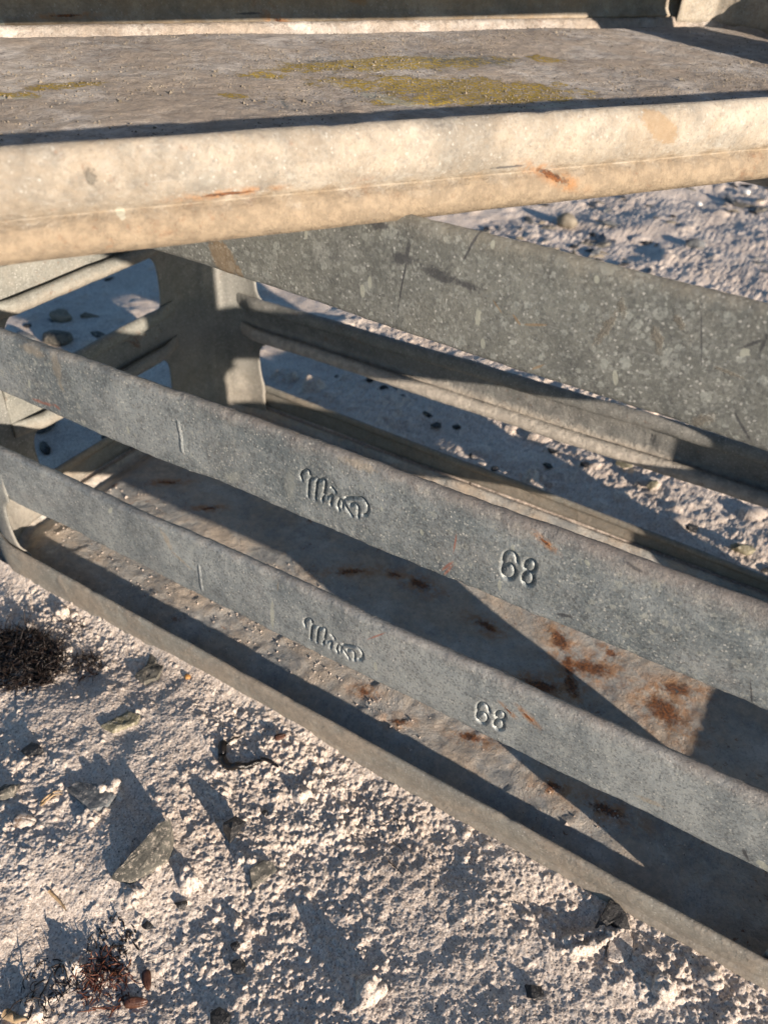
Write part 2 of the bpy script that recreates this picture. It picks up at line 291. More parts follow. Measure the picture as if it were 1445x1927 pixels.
FR = [(0.1176, 0.0253, 0.1179, 0.0242, 0.0027, 'crust'), (0.1657, 0.0118, 0.1854, 0.0121, 0.001, 'rust'), (0.314, 0.0125, 0.335, 0.0127, 0.0009, 'dark'), (0.346, 0.0084, 0.3611, 0.003, 0.0018, 'rust'), (0.1282, 0.0078, 0.1283, 0.0073, 0.002, 'pale'), (0.4101, 0.0312, 0.4285, 0.0219, 0.0059, 'och'), (0.4888, 0.0392, 0.4929, 0.0393, 0.0015, 'crust')]
GP = dict(
    slate270=[(0.37, -0.1865), (0.373, -0.164), (0.376, -0.1418), (0.3797, -0.1355), (0.3859, -0.1394), (0.3912, -0.1474), (0.3941, -0.1556), (0.389, -0.1697), (0.3826, -0.1833)],
    slate290=[(0.2352, -0.0044), (0.2492, -0.0008), (0.2593, -0.0105), (0.2659, -0.0298), (0.2592, -0.0392), (0.2461, -0.0374), (0.2468, -0.0239)],
    slate240=[(0.263, -0.0944), (0.2703, -0.0712), (0.2824, -0.0681), (0.286, -0.0762), (0.2751, -0.0934)],
    slab185=[(0.2864, -0.1536), (0.2887, -0.1452), (0.3042, -0.1383), (0.3238, -0.1376), (0.3242, -0.1479), (0.3175, -0.1588), (0.3018, -0.1555)],
    stone1165=[(0.6999, -0.0437), (0.7067, -0.0425), (0.7115, -0.0377), (0.7121, -0.0308), (0.7099, -0.0214), (0.7041, -0.0149), (0.699, -0.0218), (0.6965, -0.0316), (0.6972, -0.0383)],
    flap=[(0.6841, -0.0279), (0.6862, -0.0066), (0.6929, -0.0063), (0.6995, -0.0088), (0.706, -0.016), (0.7008, -0.0201), (0.6938, -0.0189), (0.6894, -0.0254)],
    kelp=[(0.362, -0.0527), (0.369, -0.0625), (0.3781, -0.067), (0.3884, -0.0628), (0.3949, -0.0551), (0.4015, -0.0475), (0.4148, -0.0458)],
    kelp2=[(0.3658, -0.0559), (0.3677, -0.0451), (0.3717, -0.0365)],
    chip495=[(0.4491, -0.1277), (0.4525, -0.1163), (0.4598, -0.1135), (0.4652, -0.1157), (0.4622, -0.124), (0.4576, -0.136)],
    arc1=[(0.671, -0.0476), (0.6766, -0.0405), (0.6832, -0.0336), (0.6884, -0.0248)],
    arc2=[(0.6765, -0.0513), (0.6853, -0.044), (0.6921, -0.0353), (0.6973, -0.0266), (0.702, -0.0162)],
    twig100=[(0.2785, -0.1727), (0.2789, -0.1657), (0.2806, -0.1598), (0.2848, -0.1561)],
    worm=[(0.3736, -0.2871), (0.3798, -0.2865), (0.3855, -0.2854), (0.3923, -0.2825)],
    stick115=[(0.3376, -0.2176), (0.3457, -0.2181), (0.3521, -0.2188), (0.3574, -0.2202)],
    clumps=[(0.4425, -0.0541), (0.5681, -0.153), (0.4133, -0.1568), (0.437, -0.1222), (0.4474, -0.1206), (0.3184, -0.1359), (0.3181, -0.161), (0.6505, 0.0417), (0.4628, -0.1604), (0.3897, -0.1881), (0.4866, -0.0622), (0.5716, -0.0083), (0.3873, -0.277), (0.3905, -0.2439), (0.7655, -0.0178), (0.739, -0.0424), (0.1401, 0.0148), (0.1308, -0.018), (0.1219, -0.0494), (0.0115, 0.5006), (0.0808, 0.483), (0.0304, 0.4983), (0.426, 0.4606)],
    pebs=[(0.1617, 0.5393), (0.2466, 0.5192), (0.2687, 0.5014), (0.3407, 0.469), (0.2926, 0.5178), (0.4258, 0.5313), (0.6229, 0.4676), (0.1372, 0.55), (0.3814, 0.4237), (0.3453, 0.2826), (0.4736, 0.5204), (0.3774, 0.4553), (0.4338, 0.4935)],
    dimples=[(0.5078, -0.0488), (0.5233, -0.1313), (0.7266, -0.062), (0.6382, -0.0365), (0.5805, -0.044), (0.4689, -0.0944), (0.4552, -0.2155), (0.3308, -0.128), (0.359, -0.2343), (0.406, -0.0802), (0.6678, -0.0271)],
)

# ---------------------------------------------------------------- crate geometry (metres, crate-local)
X0, X1, Y0, Y1, RAD = -0.015, 0.86, 0.0, 0.40, 0.07
ZTOP = 0.458
# slat heights: bottom = a + b x, top = c + d x
SLATS = [(0.1023, 0.0041, 0.1612, 0.0128), (0.2319, 0.0093, 0.2922, 0.0190), (0.4077, -0.0220, 0.4650, -0.0106)]

def outline(step=0.004):
    P = []
    def arc(cx, cy, a0):
        n = 18
        for i in range(n + 1):
            a = math.radians(a0 + 90 * i / n); P.append((cx + RAD * math.cos(a), cy + RAD * math.sin(a), math.cos(a), math.sin(a)))
    def line(ax, ay, bx, by, nx, ny):
        n = int(math.hypot(bx - ax, by - ay) / step)
        for i in range(1, n): P.append((ax + (bx - ax) * i / n, ay + (by - ay) * i / n, nx, ny))
    arc(X0 + RAD, Y0 + RAD, 180); line(X0 + RAD, Y0, X1 - RAD, Y0, 0, -1)
    arc(X1 - RAD, Y0 + RAD, 270); line(X1, Y0 + RAD, X1, Y1 - RAD, 1, 0)
    arc(X1 - RAD, Y1 - RAD, 0); line(X1 - RAD, Y1, X0 + RAD, Y1, 0, 1)
    arc(X0 + RAD, Y1 - RAD, 90); line(X0, Y1 - RAD, X0, Y0 + RAD, -1, 0)
    return np.array(P)

def build_rim(parent, mat, seed, slope, amp=1.0, flat=False):
    P = outline(); n = len(P); s = np.arange(n) * 0.004
    prof = [(-.005, -.002), (-.0042, -.0075), (-.001, -.009), (.0032, -.0086), (.0058, -.005), (.0068, -.0005), (.0062, .0032), (.0042, .0055),
            (.0012, .0071), (.0004, .0080), (.0016, .0094), (.0042, .0130), (.0056, .0195), (.0058, .0245), (.0051, .0295), (.0036, .0330), (.0013, .0352),
            (-.001, .0358), (-.0034, .0352), (-.005, .0335), (-.0056, .0308), (-.005, .028)]
    if flat:
        prof = [(-.005, -.002), (-.0042, -.0075), (-.001, -.009), (.0032, -.0086), (.0050, -.005), (.0054, -.0005), (.0052, .0035), (.0042, .0065),
            (.0032, .0086), (.0030, .0100), (.0033, .0125), (.0037, .0155), (.0039, .0195), (.0039, .0245), (.0037, .0295), (.0034, .0330), (.0028, .0352),
            (.0016, .0360), (.0002, .0356), (-.0008, .0340), (-.0010, .0318), (-.0006, .028)]
    x, y, nx, ny = P.T
    o1 = fbm(x * 9 + seed, y * 9, seed, 3) * .0018 * amp; o2 = fbm(x * 12, y * 12 + seed, seed + 5, 3) * .0012 * amp
    nick = np.clip(fbm(x * 40, y * 40, seed + 9, 2) - .30, 0, 1) * -.006
    G = np.zeros((n, len(prof), 3))
    for k, (o, z) in enumerate(prof):
        t = max(0, z / .036)
        off = o + o1 + fbm(x * 40 + k * .35, y * 40, seed + 3, 3) * .0007 * amp
        G[:, k, 0] = x + nx * off; G[:, k, 1] = y + ny * off
        G[:, k, 2] = z + (slope * (np.minimum(x, .80) - .25) * (1 - sstep(.80, .855, x)) + o2 + nick * (t > .85)) * t
    # close last column handled by open strip
    return grid_obj('tray_rim', G, mat, parent, closed=True, solid=.0014)

def build_floor(parent, mat, seed, sag=0.0, rough_amp=1.0, crusty=1.0):
    ins = .0035
    xs = np.arange(X0 + ins, X1 - ins, .0025); ys = np.arange(Y0 + ins, Y1 - ins, .0025)
    X, Y = np.meshgrid(xs, ys, indexing='ij')
    x0, x1, y0, y1, r = X0 + ins, X1 - ins, Y0 + ins, Y1 - ins, RAD - ins
    cx = np.clip(X, x0 + r, x1 - r); cy = np.clip(Y, y0 + r, y1 - r)
    dx, dy = X - cx, Y - cy; d = np.hypot(dx, dy); f = np.where(d > r, r / np.maximum(d, 1e-9), 1)
    X = cx + dx * f; Y = cy + dy * f; d = np.hypot(X - cx, Y - cy)
    edge = np.minimum(np.minimum(X - x0, x1 - X), np.minimum(Y - y0, y1 - Y)); edge = np.where((np.abs(dx) > 0) & (np.abs(dy) > 0), np.minimum(edge, r - d), edge)
    Z = .0035 + .012 * (1 - sstep(0, .011, edge)) ** 1.5 - .0085 * (1 - sstep(.006, .034, edge))
    Z += fbm(X * 7, Y * 7, seed, 3) * .0026 * sstep(0, .05, edge) + fbm(X * 30, Y * 30, seed + 4, 3) * .0007 + fbm(X * 120, Y * 120, seed + 7, 3) * .00055 * rough_amp
    Z += .0022 * np.clip(fbm(X * 85, Y * 85, seed + 8, 4) - .02, 0, 1) * sstep(.20, .12, Y) * sstep(.01, .03, edge) * crusty
    Z += sag * np.sin(np.clip((X - X0) / (X1 - X0), 0, 1) * math.pi) * sstep(0, .12, edge)
    return grid_obj('tray_floor', np.stack([X, Y, Z], -1), mat, parent, solid=.0014), (X, Y, Z)

PROF_TOP = [(.0060, -.0150), (.0088, -.0135), (.0100, -.0105), (.0100, -.0070), (.0090, -.0035), (.0068, -.0012), (.0042, -.0001), (.0022, -.0004), (.0008, -.0016), (.0000, -.0036)]
PROF_BOT = [(.0000, .0032), (.0006, .0014), (.0020, .0004), (.0045, 0.0), (.0085, .0006), (.0118, .0028), (.0138, .0065), (.0136, .0105), (.0115, .0145), (.0075, .0172)]
def seg_dist(X, Z, strokes):
    D = np.full(X.shape, 1.0)
    for st in strokes:
        for (ax, az), (bx, bz) in zip(st[:-1], st[1:]):
            dx, dz = bx - ax, bz - az; L2 = dx * dx + dz * dz + 1e-12
            t = np.clip(((X - ax) * dx + (Z - az) * dz) / L2, 0, 1)
            D = np.minimum(D, np.hypot(X - ax - t * dx, Z - az - t * dz))
    return D
def smooth_stroke(st, n=6):
    if len(st) < 3: return st
    out = []
    for i in range(len(st) - 1):
        p0 = st[max(i - 1, 0)]; p1 = st[i]; p2 = st[i + 1]; p3 = st[min(i + 2, len(st) - 1)]
        for k in range(n):
            t = k / n
            out.append(tuple(.5 * ((2 * p1[q]) + (-p0[q] + p2[q]) * t + (2 * p0[q] - 5 * p1[q] + 4 * p2[q] - p3[q]) * t * t + (-p0[q] + 3 * p1[q] - 3 * p2[q] + p3[q]) * t ** 3) for q in (0, 1)))
    out.append(st[-1]); return out

def build_slat(name, parent, mat, side, zs, seed, letters=None, ridges=None, amp=1.0):
    a, b, c, d = zs
    if side == 'front': o0, t, nin, L = (0, Y0), (1, 0), (0, 1), (X0 + .040, X1 - .040)
    elif side == 'back': o0, t, nin, L = (0, Y1), (1, 0), (0, -1), (X0 + .043, X1 - .040)
    elif side == 'left': o0, t, nin, L = (X0, 0), (0, 1), (1, 0), (Y0 + .075, Y1 - .075)
    else: o0, t, nin, L = (X1, 0), (0, 1), (-1, 0), (Y0 + .075, Y1 - .075)
    if letters:
        u = np.concatenate([np.arange(L[0], .298, .003), np.arange(.298, .314, .0007), np.arange(.314, .405, .003), np.arange(.405, .470, .00055), np.arange(.470, .552, .002), np.arange(.552, .588, .0005), np.arange(.588, L[1], .003)])
        u = u[np.concatenate([[True], np.diff(u) > .0003])]
        nf = 84
    else:
        u = np.arange(L[0], L[1], .003); nf = 14
    if side in ('left', 'right'): zb = np.full_like(u, a + b * (X0 if side == 'left' else X1) + .004); zt = np.full_like(u, c + d * (X0 if side == 'left' else X1) + .008)
    else: zb = a + b * u; zt = c + d * u
    zb = zb + fbm(u * 9, u * 0 + seed, seed, 5) * .0016 * amp; zt = zt + fbm(u * 9, u * 0 + seed + 3, seed + 2, 5) * .0016 * amp
    crush = sstep(0, .035, np.minimum(u - L[0], L[1] - u)) * .9 + .1
    cols = []
    for (o, z) in PROF_TOP: cols.append((o * crush, zt + z, 0))
    for k in range(1, nf): 
        v = k / nf; cols.append((np.zeros_like(u), (zt - .0036) * (1 - v) + (zb + .0032) * v, math.sin(math.pi * v)))
    for (o, z) in PROF_BOT: cols.append((o * crush, zb + z, 0))
    m = len(cols); O = np.stack([q[0] for q in cols], 1); Z = np.stack([q[1] for q in cols], 1); Bv = np.array([q[2] for q in cols])[None, :]
    U = np.repeat(u[:, None], m, 1)
    O = O + .0032 - .0012 * Bv + fbm(U * 8, Z * 14, seed + 11, 4) * .0026 * amp + fbm(U * 60, Z * 60, seed + 13, 3) * .0006 * amp
    edge_rough = sstep(.010, 0, np.minimum(np.abs(Z - zt[:, None]), np.abs(Z - zb[:, None])))
    O = O + edge_rough * fbm(U * 160, Z * 160, seed + 15, 3) * .0009
    if letters:
        st = [smooth_stroke(s) for s in letters]
        D = seg_dist(U, Z, st)
        face = np.zeros(m); face[len(PROF_TOP):m - len(PROF_BOT)] = 1
        O = O + .0022 * (1 - sstep(.0003, .0021, D)) * face[None]
    if ridges:
        for st, hgt, wd in ridges:
            D = seg_dist(U, Z, [st]); O = O - hgt * (1 - sstep(.0002, wd, D))
    G = np.zeros((len(u), m, 3))
    G[..., 0] = o0[0] + t[0] * U + nin[0] * O; G[..., 1] = o0[1] + t[1] * U + nin[1] * O; G[..., 2] = Z
    return grid_obj(name, G, mat, parent, solid=.0013)

def build_post(parent, mat, corner, seed, ztop=ZTOP):
    sx, sy = corner     # -1/1
    cx = X0 + RAD if sx < 0 else X1 - RAD; cy = Y0 + RAD if sy < 0 else Y1 - RAD
    zs = np.concatenate([np.arange(.0035, ztop, .0045), [ztop]])
    fl = np.zeros_like(zs)
    for a, b, c, d in SLATS:
        dist = np.maximum(np.maximum(a - zs, zs - c), 0); fl = np.maximum(fl, np.exp(-dist / .0055))
    fl = np.maximum(fl, (.8 if sx < 0 else 0) * np.exp(-np.maximum(zs - .036, 0) / .012))
    ws = .001 + .011 * fl; we = .024 + .012 * fl
    al = RAD * math.pi / 2; nc = 34
    G = np.zeros((len(zs), nc, 3))
    for i, z in enumerate(zs):
        s = np.linspace(-ws[i], al + we[i], nc)
        th = np.clip(s / al, 0, 1) * math.pi / 2          # 0 at the long side, 90 deg at the end
        nx = np.sin(th) * sx; ny = np.cos(th) * sy
        x = cx + RAD * nx; y = cy + RAD * ny
        x = x + np.where(s < 0, -s, 0) * -sx; y = y + np.where(s > al, s - al, 0) * -sy
        off = -.0012 - .0052 * sstep(.045, .030, z) + vn2(s * 14 + seed, np.full_like(s, z * 12), seed) * .003 + vn2(s * 50, np.full_like(s, z * 45), seed + 2) * .0012
        # pressed rib down the post
        off = off + .0022 * np.exp(-((s - al * .42) / .0045) ** 2) - .0016 * np.exp(-((s - al * .62) / .004) ** 2)
        G[i, :, 0] = x + nx * off; G[i, :, 1] = y + ny * off
        G[i, :, 2] = z + (vn2(s * 40, s * 0, seed + 5) * .003 if i in (len(zs) - 1,) else 0)
    o = grid_obj('corner_post', G, mat, parent, solid=.0016)
    return o

TALLY2 = ([(0.3048, 0.2775), (0.3056, 0.2672), (0.3058, 0.2530)], -.0, .0)
def shift(strokes, dz): return [[(x, z + dz) for x, z in s] for s in strokes]

def build_crate(root, mats, seed, slope, lower):
    fl, XYZ = build_floor(root, mats['floor'], seed, sag=0.0)
    build_rim(root, mats['rim'], seed + 20, slope, .6 if lower else 1.0, lower)
    for c in ((-1, -1), (1, -1), (1, 1), (-1, 1)): build_post(root, mats['post'], c, seed + 31 + c[0] + 3 * c[1])
    for k, zs in enumerate(SLATS):
        let = None; rid = None
        if lower and k < 2:
            dz = 0 if k == 1 else -.1395
            let = shift(NUM + WORD, dz); rid = [(shift([[(0.3048, 0.2775), (0.3058, 0.2660), (0.3062, 0.2525)]], dz)[0], .0009, .0014)]
        f = build_slat('long_slat', root, mats['front'][k], 'front', zs, seed + 40 + k, let, rid)
        if lower: f['label'] = ['lowest front slat, stamped with the script word Mivo and 68', 'middle front slat, stamped with the script word Mivo and 68', 'top front slat, wide, spotted and unstamped'][k]
        build_slat('long_slat', root, mats['back'], 'back', (zs[0] + .008, zs[1], zs[2] + .004, zs[3]), seed + 50 + k, None, [([(0.5622, 0.146), (0.5636, 0.1275)], .0016, .0015)] if k == 0 else None)
        build_slat('end_slat', root, mats['end'], 'left', zs, seed + 60 + k)
        build_slat('end_slat', root, mats['end'], 'right', zs, seed + 70 + k)
    return XYZ

m_s1 = metal('zinc_slat_low', feats=F1, spot=.5, spot_scale=(200, 420), dirt=(.22, .185, .165), dirt_amt=.25, zfront=[(.156, .176, .75)], speck=.85, bump_d=.0009, offset=.3, c1=(.20, .23, .245), c2=(.36, .395, .40))
m_s2 = metal('zinc_slat_mid', feats=F2, spot=.8, cthr=(.34, .56), spow=1.2, dirt=(.22, .185, .165), dirt_amt=.25, zfront=[(.287, .307, .75)], speck=.85, bump_d=.0009, offset=1.7, c1=(.155, .187, .202), c2=(.31, .345, .355), spot_scale=(170, 340, 520))
m_s3 = metal('zinc_slat_top', feats=F3, spot=.75, cthr=(.25, .5), spow=1.0, dirt_amt=.22, dirt=(.24, .22, .17), speck=.7, zfront=[(.448, .462, .6)], offset=2.9, c1=(.150, .160, .150), c2=(.215, .225, .205), spot_scale=(105, 190, 330), metallic=.35)
m_in = metal('zinc_inner_slat', c1=(.16, .168, .165), c2=(.26, .262, .25), dirt=(.66, .62, .55), dirt_amt=.12, rust_amt=.5, spot=.2, metallic=.2, rough=.66,
             zfront=[(.137, .123, 1.0, .09), (.262, .252, .9, .22), (.424, .412, .9, .37)], bump_d=.0013, relief=.0012)
m_end = metal('zinc_end_slat', c1=(.17, .18, .165), c2=(.26, .265, .24), dirt=(.38, .35, .295), dirt_amt=.35, rust_amt=.6, spot=.2, metallic=.15, rough=.7,
              zfront=[(.124, .112, .6, .09), (.252, .242, .6, .22)], bump_d=.0008)
m_post = metal('zinc_post', c1=(.17, .18, .17), c2=(.26, .265, .25), dirt=(.36, .32, .265), dirt_amt=.25, rust_amt=.25, spot=.25, metallic=.2, rough=.66, zfront=[(.10, .02, .5)])
m_rim = metal('dusty_rim', c1=(.17, .17, .155), c2=(.25, .245, .215), dirt=(.31, .26, .205), dirt_amt=.7, dirt_thr=.38, spot=.15, metallic=.12, rough=.7, zfront=[(.045, -.02, .75)], offset=.9, bump_d=.0007)
m_floor = metal('rusty_tray_floor', c1=(.25, .265, .27), c2=(.52, .51, .475), feats=FF, plane='xy', dirt=(.62, .52, .41), dirt_amt=.8, dirt_thr=.40, rust_amt=.85,
                spot=.3, metallic=.1, rough=.75, bump_d=.0012, relief=.0006)
m_ufloor = metal('dusty_lichened_floor', c1=(.29, .255, .225), c2=(.62, .585, .54), feats=FU, plane='xy', dirt=(.56, .475, .39), dirt_amt=.8, dirt_thr=.40, spot=.1,
                 metallic=.0, rough=.9, flaky=True, bump_d=.0016, relief=.001, rust_amt=.25, offset=.2, speck=.55)
m_urim = metal('pale_dusty_rim', c1=(.22, .205, .175), c2=(.42, .38, .315), feats=FR, plane='xz', dirt=(.38, .30, .205), dirt_amt=.4, dirt_thr=.42, zfront=[(.014, .004, .85)], spot=.18, metallic=.0, rough=.8,
               bump_d=.0010, offset=2.2, rust_amt=.35, speck=.38)
m_upost = metal('pale_dusty_post', c1=(.30, .27, .22), c2=(.44, .40, .33), dirt=(.46, .39, .30), dirt_amt=.8, spot=.2, metallic=.0, rough=.85, bump_d=.0012, offset=1.2)

low = tag(empty('metal_crate'), 'lower galvanised slatted crate standing on the sand, front slats stamped Mivo and 68', 'crate')
low_xyz = build_crate(low, dict(floor=m_floor, rim=m_rim, post=m_post, front=[m_s1, m_s2, m_s3], back=m_in, end=m_end), 3, -.022, True)

up = tag(empty('metal_crate'), 'upper dusty metal crate with lichen on its floor, set askew across the lower crate', 'crate')
RU = Matrix.Rotation(0.9971442, 4, 'Z') @ Matrix.Rotation(0.0163135, 4, 'Y') @ Matrix.Rotation(0.0358973, 4, 'X')
TU = Matrix.Translation((0.32974, -0.21518, 0.45953 + 0.0015)) @ RU @ Matrix.Translation((0, 0, .009))
up.rotation_mode = 'XYZ'; up.location = TU.translation; up.rotation_euler = RU.to_euler()
up_xyz = build_crate(up, dict(floor=m_ufloor, rim=m_urim, post=m_upost, front=[m_upost] * 3, back=m_upost, end=m_upost), 90, 0.0, False)

# ---------------------------------------------------------------- sand
xs = np.concatenate([np.linspace(-60, -3, 20, endpoint=False), np.arange(-3, -.9, .03), np.arange(-.9, 0, .005), np.arange(0, .87, .0009), np.arange(.87, 1.3, .015), np.linspace(1.3, 60, 24)])
ys = np.concatenate([np.linspace(-60, -.6, 20, endpoint=False), np.arange(-.6, -.31, .008), np.arange(-.31, .012, .0009), np.arange(.012, .39, .010), np.arange(.39, .75, .0035), np.arange(.75, 2.4, .009), np.arange(2.4, 6, .05), np.linspace(6, 60, 22)])
X, Y = np.meshgrid(xs, ys, indexing='ij')
near = np.exp(-((np.abs(X - .4) / 2.2) ** 2)) * np.exp(-((np.abs(Y - .5) / 2.5) ** 2))
lumpy = np.clip(.5 + 1.1 * fbm(X * 7 + 3, Y * 7, 41, 3) + .35 * sstep(-.10, -.02, Y) - .35 * sstep(.42, .62, X) * sstep(-.02, -.12, Y), 0.05, 1.2)
H = fbm(X * 6, Y * 6, 5, 3) * .012 * sstep(.0, .25, near + .1)
H += fbm(X * 24, Y * 24, 9, 3) * .0042 * (1 - .55 * sstep(.5, .9, Y))
fine = ((X > -.92) & (X < .88) & (Y > -.33) & (Y < 2.4)).astype(float)
H += fbm(X * 75, Y * 75, 15, 4) * .0020 * lumpy * fine
H += fbm(X * 170, Y * 170, 25, 3) * .0019 * (.4 + lumpy) * fine * (X > -.01)
H += fbm(X * 1.1, Y * 1.1, 55, 3) * .05 * sstep(1.6, 5, np.hypot(X - .4, Y - .2))
back = sstep(.4, .8, Y)
H += back * (fbm(X * 10, Y * 10, 77, 3) * .006)
# crescent ridges pressed into the sand
def ridge(pts, hgt, wd):
    global H
    x0 = min(p[0] for p in pts) - .03; x1 = max(p[0] for p in pts) + .03; y0 = min(p[1] for p in pts) - .03; y1 = max(p[1] for p in pts) + .03
    i0, i1 = np.searchsorted(xs, (x0, x1)); j0, j1 = np.searchsorted(ys, (y0, y1))
    D = seg_dist(X[i0:i1, j0:j1], Y[i0:i1, j0:j1], [smooth_stroke(pts)])
    H[i0:i1, j0:j1] += hgt * np.exp(-(D / wd) ** 2)
H -= .0035 * np.exp(-(((X - .683) / .02) ** 2 + ((Y + .025) / .018) ** 2))
ridge(GP['arc1'], .0065, .0030); ridge(GP['arc2'], .0065, .0034)
for k in range(6):
    bx = .715 + k * .013 + rnd.uniform(-.004, .004); ridge([(bx, -.045 + rnd.uniform(-.01, .01)), (bx + rnd.uniform(.004, .014), -.020), (bx + .012, .002)], rnd.uniform(.0010, .0026), rnd.uniform(.002, .004))
for (cx, cy) in GP['dimples']: H -= .0038 * np.exp(-(((X - cx) / (.016 + .01 * rnd.random())) ** 2 + ((Y - cy) / .014) ** 2))
# crumbs and clods
def clod(cx, cy, r, k=.8):
    i0, i1 = np.searchsorted(xs, (cx - r, cx + r)); j0, j1 = np.searchsorted(ys, (cy - r, cy + r))
    if i1 <= i0 or j1 <= j0: return
    xx = X[i0:i1, j0:j1] - cx; yy = Y[i0:i1, j0:j1] - cy
    wob = 1 + .9 * vn2((X[i0:i1, j0:j1]) * .9 / r, (Y[i0:i1, j0:j1]) * .9 / r, int(cx * 1e4) & 255)
    d2 = (xx * xx + yy * yy) / (r * r) * wob ** 2
    hc = H[(i0 + i1) // 2 if (i0 + i1) // 2 < len(xs) else -1, min((j0 + j1) // 2, len(ys) - 1)]
    c = hc + r * k * (np.sqrt(np.clip(1 - d2, 0, 1))) - .25 * r
    H[i0:i1, j0:j1] = np.where(d2 < 1, np.maximum(H[i0:i1, j0:j1], c), H[i0:i1, j0:j1])
def lump_at(x, y): return float(.5 + 1.1 * fbm(x * 7 + 3, y * 7, 41, 3)) + (.35 if y > -.06 else 0) - (.4 if x > .48 and y < -.05 else 0)
n = 0
while n < 30000:
    x = rnd.uniform(0.0, .86); y = rnd.uniform(-.31, .008)
    if rnd.random() > max(.1, lump_at(x, y)) ** 1.3: continue
    clod(x, y, min(.0038, .00064 * math.exp(rnd.gauss(0, .5)) + .00035), rnd.uniform(.6, 1.05)); n += 1
for k in range(1300):
    x = rnd.uniform(-.8, .86); y = rnd.uniform(.40, 1.3)
    clod(x, y, rnd.uniform(.003, .009) if rnd.random() < .8 else rnd.uniform(.009, .016), rnd.uniform(.4, .8))
for k in range(260):
    x = rnd.uniform(-.9, .8); y = rnd.uniform(1.2, 2.4)
    clod(x, y, rnd.uniform(.008, .02), rnd.uniform(.35, .7))
for k, (cx, cy) in enumerate(GP['clumps']):
    r = (.009, .0095, .008, .005, .006, .008, .007, .006, .005, .007, .006, .006, .009, .008, .008, .008, .009, .008, .008, .012, .014, .01, .012)[k % 23]
    clod(cx, cy, r, .9)
    for q in range(9): clod(cx + rnd.gauss(0, r * .55), cy + rnd.gauss(0, r * .55), r * rnd.uniform(.25, .5), 1.0)
rng = np.random.default_rng(3)
H += rng.normal(0, 1, H.shape) * .00020 * ((X > 0) & (X < .87) & (Y < .012) & (Y > -.31)) + rng.normal(0, 1, H.shape) * .00018 * ((Y > .39) & (Y < 2.4) & (np.abs(X) < .9))
# crate footprint presses the sand flat below the tray
ex = np.minimum(X - (X0 - .002), (X1 + .002) - X); ey = np.minimum(Y - (Y0 - .002), (Y1 + .002) - Y); ins = np.minimum(ex, ey)
H = np.where(ins > 0, np.minimum(H, 0) * 0 - .004 - .012 * sstep(0, .02, ins), H)
rimw = np.exp(-np.clip(-ins, 0, None) / .012) * (ins <= 0)
H = H * (1 - .75 * rimw) + rimw * (.0100 - .003 * sstep(.3, .6, X) + .0030 * fbm(X * 18, Y * 18, 88, 2) - .007 * sstep(.3, .8, X) * (Y < .1))

sn = NT('pale_beach_sand')
co = sn.co
c = sn.mix(sn.mr(sn.noise(9, 8, .6), .38, .62), (.62, .53, .45), (.74, .65, .565))
c = sn.mix(sn.mr(sn.noise(70, 8, .7), .52, .68, 0, .55), c, (.40, .345, .30))
c = sn.mix(sn.mr(sn.noise(800, 3, .7), .56, .68, 0, .9), c, (.90, .86, .80))
c = sn.mix(sn.mr(sn.noise(760, 3, .7, sn.map(co, (4, 2, 1))), .56, .66, 0, .85), c, (.20, .165, .15))
ve = sn.vor(760); sv = sn.n('ShaderNodeSeparateColor'); sn.l(ve.outputs['Color'], sv.inputs[0])
c = sn.mix(sn.mr(sv.outputs[0], .55, 1.0, 0, .55), c, (.88, .83, .77)); c = sn.mix(sn.mr(sv.outputs[1], .6, 1.0, 0, .65), c, (.27, .22, .19))
vd = sn.vor(420); sc_ = sn.n('ShaderNodeSeparateColor'); sn.l(vd.outputs['Color'], sc_.inputs[0])
grain = sn.math('MULTIPLY', sn.mr(vd.outputs['Distance'], .32, .2), sn.mr(sc_.outputs[0], .93, .95))
c = sn.mix(grain, c, (.05, .045, .045))
weed = sn.mr(sn.noise(13, 6, .7, sn.map(co, (2, 5, 0))), .60, .72, 0, .5)
c = sn.mix(sn.math('MULTIPLY', weed, sn.mr(sn.noise(260, 5, .7), .45, .6)), c, (.12, .11, .10))
sn.l(c, sn.b.inputs['Base Color']); sn.b.inputs['Roughness'].default_value = .8
b1 = sn.bump(sn.noise(420, 5, .75), .0009); b2 = sn.bump(sn.noise(850, 3, .75), .0007, 1.0, b1)
sn.l(b2, sn.b.inputs['Normal'])
g = grid_obj('sand_ground', np.stack([X, Y, H], -1), sn.m); tag(g, kind='structure')
def gz(x, y):
    i = min(max(int(np.searchsorted(xs, x)), 1), len(xs) - 1); j = min(max(int(np.searchsorted(ys, y)), 1), len(ys) - 1)
    return float(H[i, j])

# ---------------------------------------------------------------- things on the sand
M_slate = simple('grey_green_slate', (.055, .056, .05), (.135, .13, .11), 70, .8, .0020, 200, c3=(.36, .32, .27))
M_slate_blue = simple('blue_grey_slate', (.07, .08, .09), (.14, .155, .165), 80, .75, .0012, 240, c3=(.38, .35, .32))
M_slate_olive = simple('olive_slate', (.12, .115, .075), (.24, .225, .155), 90, .7, .0014, 240, c3=(.45, .42, .35))
M_dark = simple('wet_black_stone', (.006, .007, .009), (.016, .018, .022), 90, .5, .0012, 400, c3=(.10, .095, .09))
M_kelp = simple('dried_black_kelp', (.005, .005, .005), (.012, .010, .009), 120, .3, .0004, 500)
M_weed = simple('dark_brown_seaweed', (.006, .005, .005), (.022, .012, .009), 200, .5, .0001, 900)
M_rweed = simple('red_brown_seaweed', (.055, .014, .010), (.14, .050, .025), 160, .5, .0001, 900)
M_mussel = simple('brown_mussel_shell', (.045, .018, .012), (.11, .05, .03), 120, .4, .0002, 500)
M_shell = simple('pale_shell', (.50, .45, .38), (.70, .66, .60), 100, .5, .0002, 500)
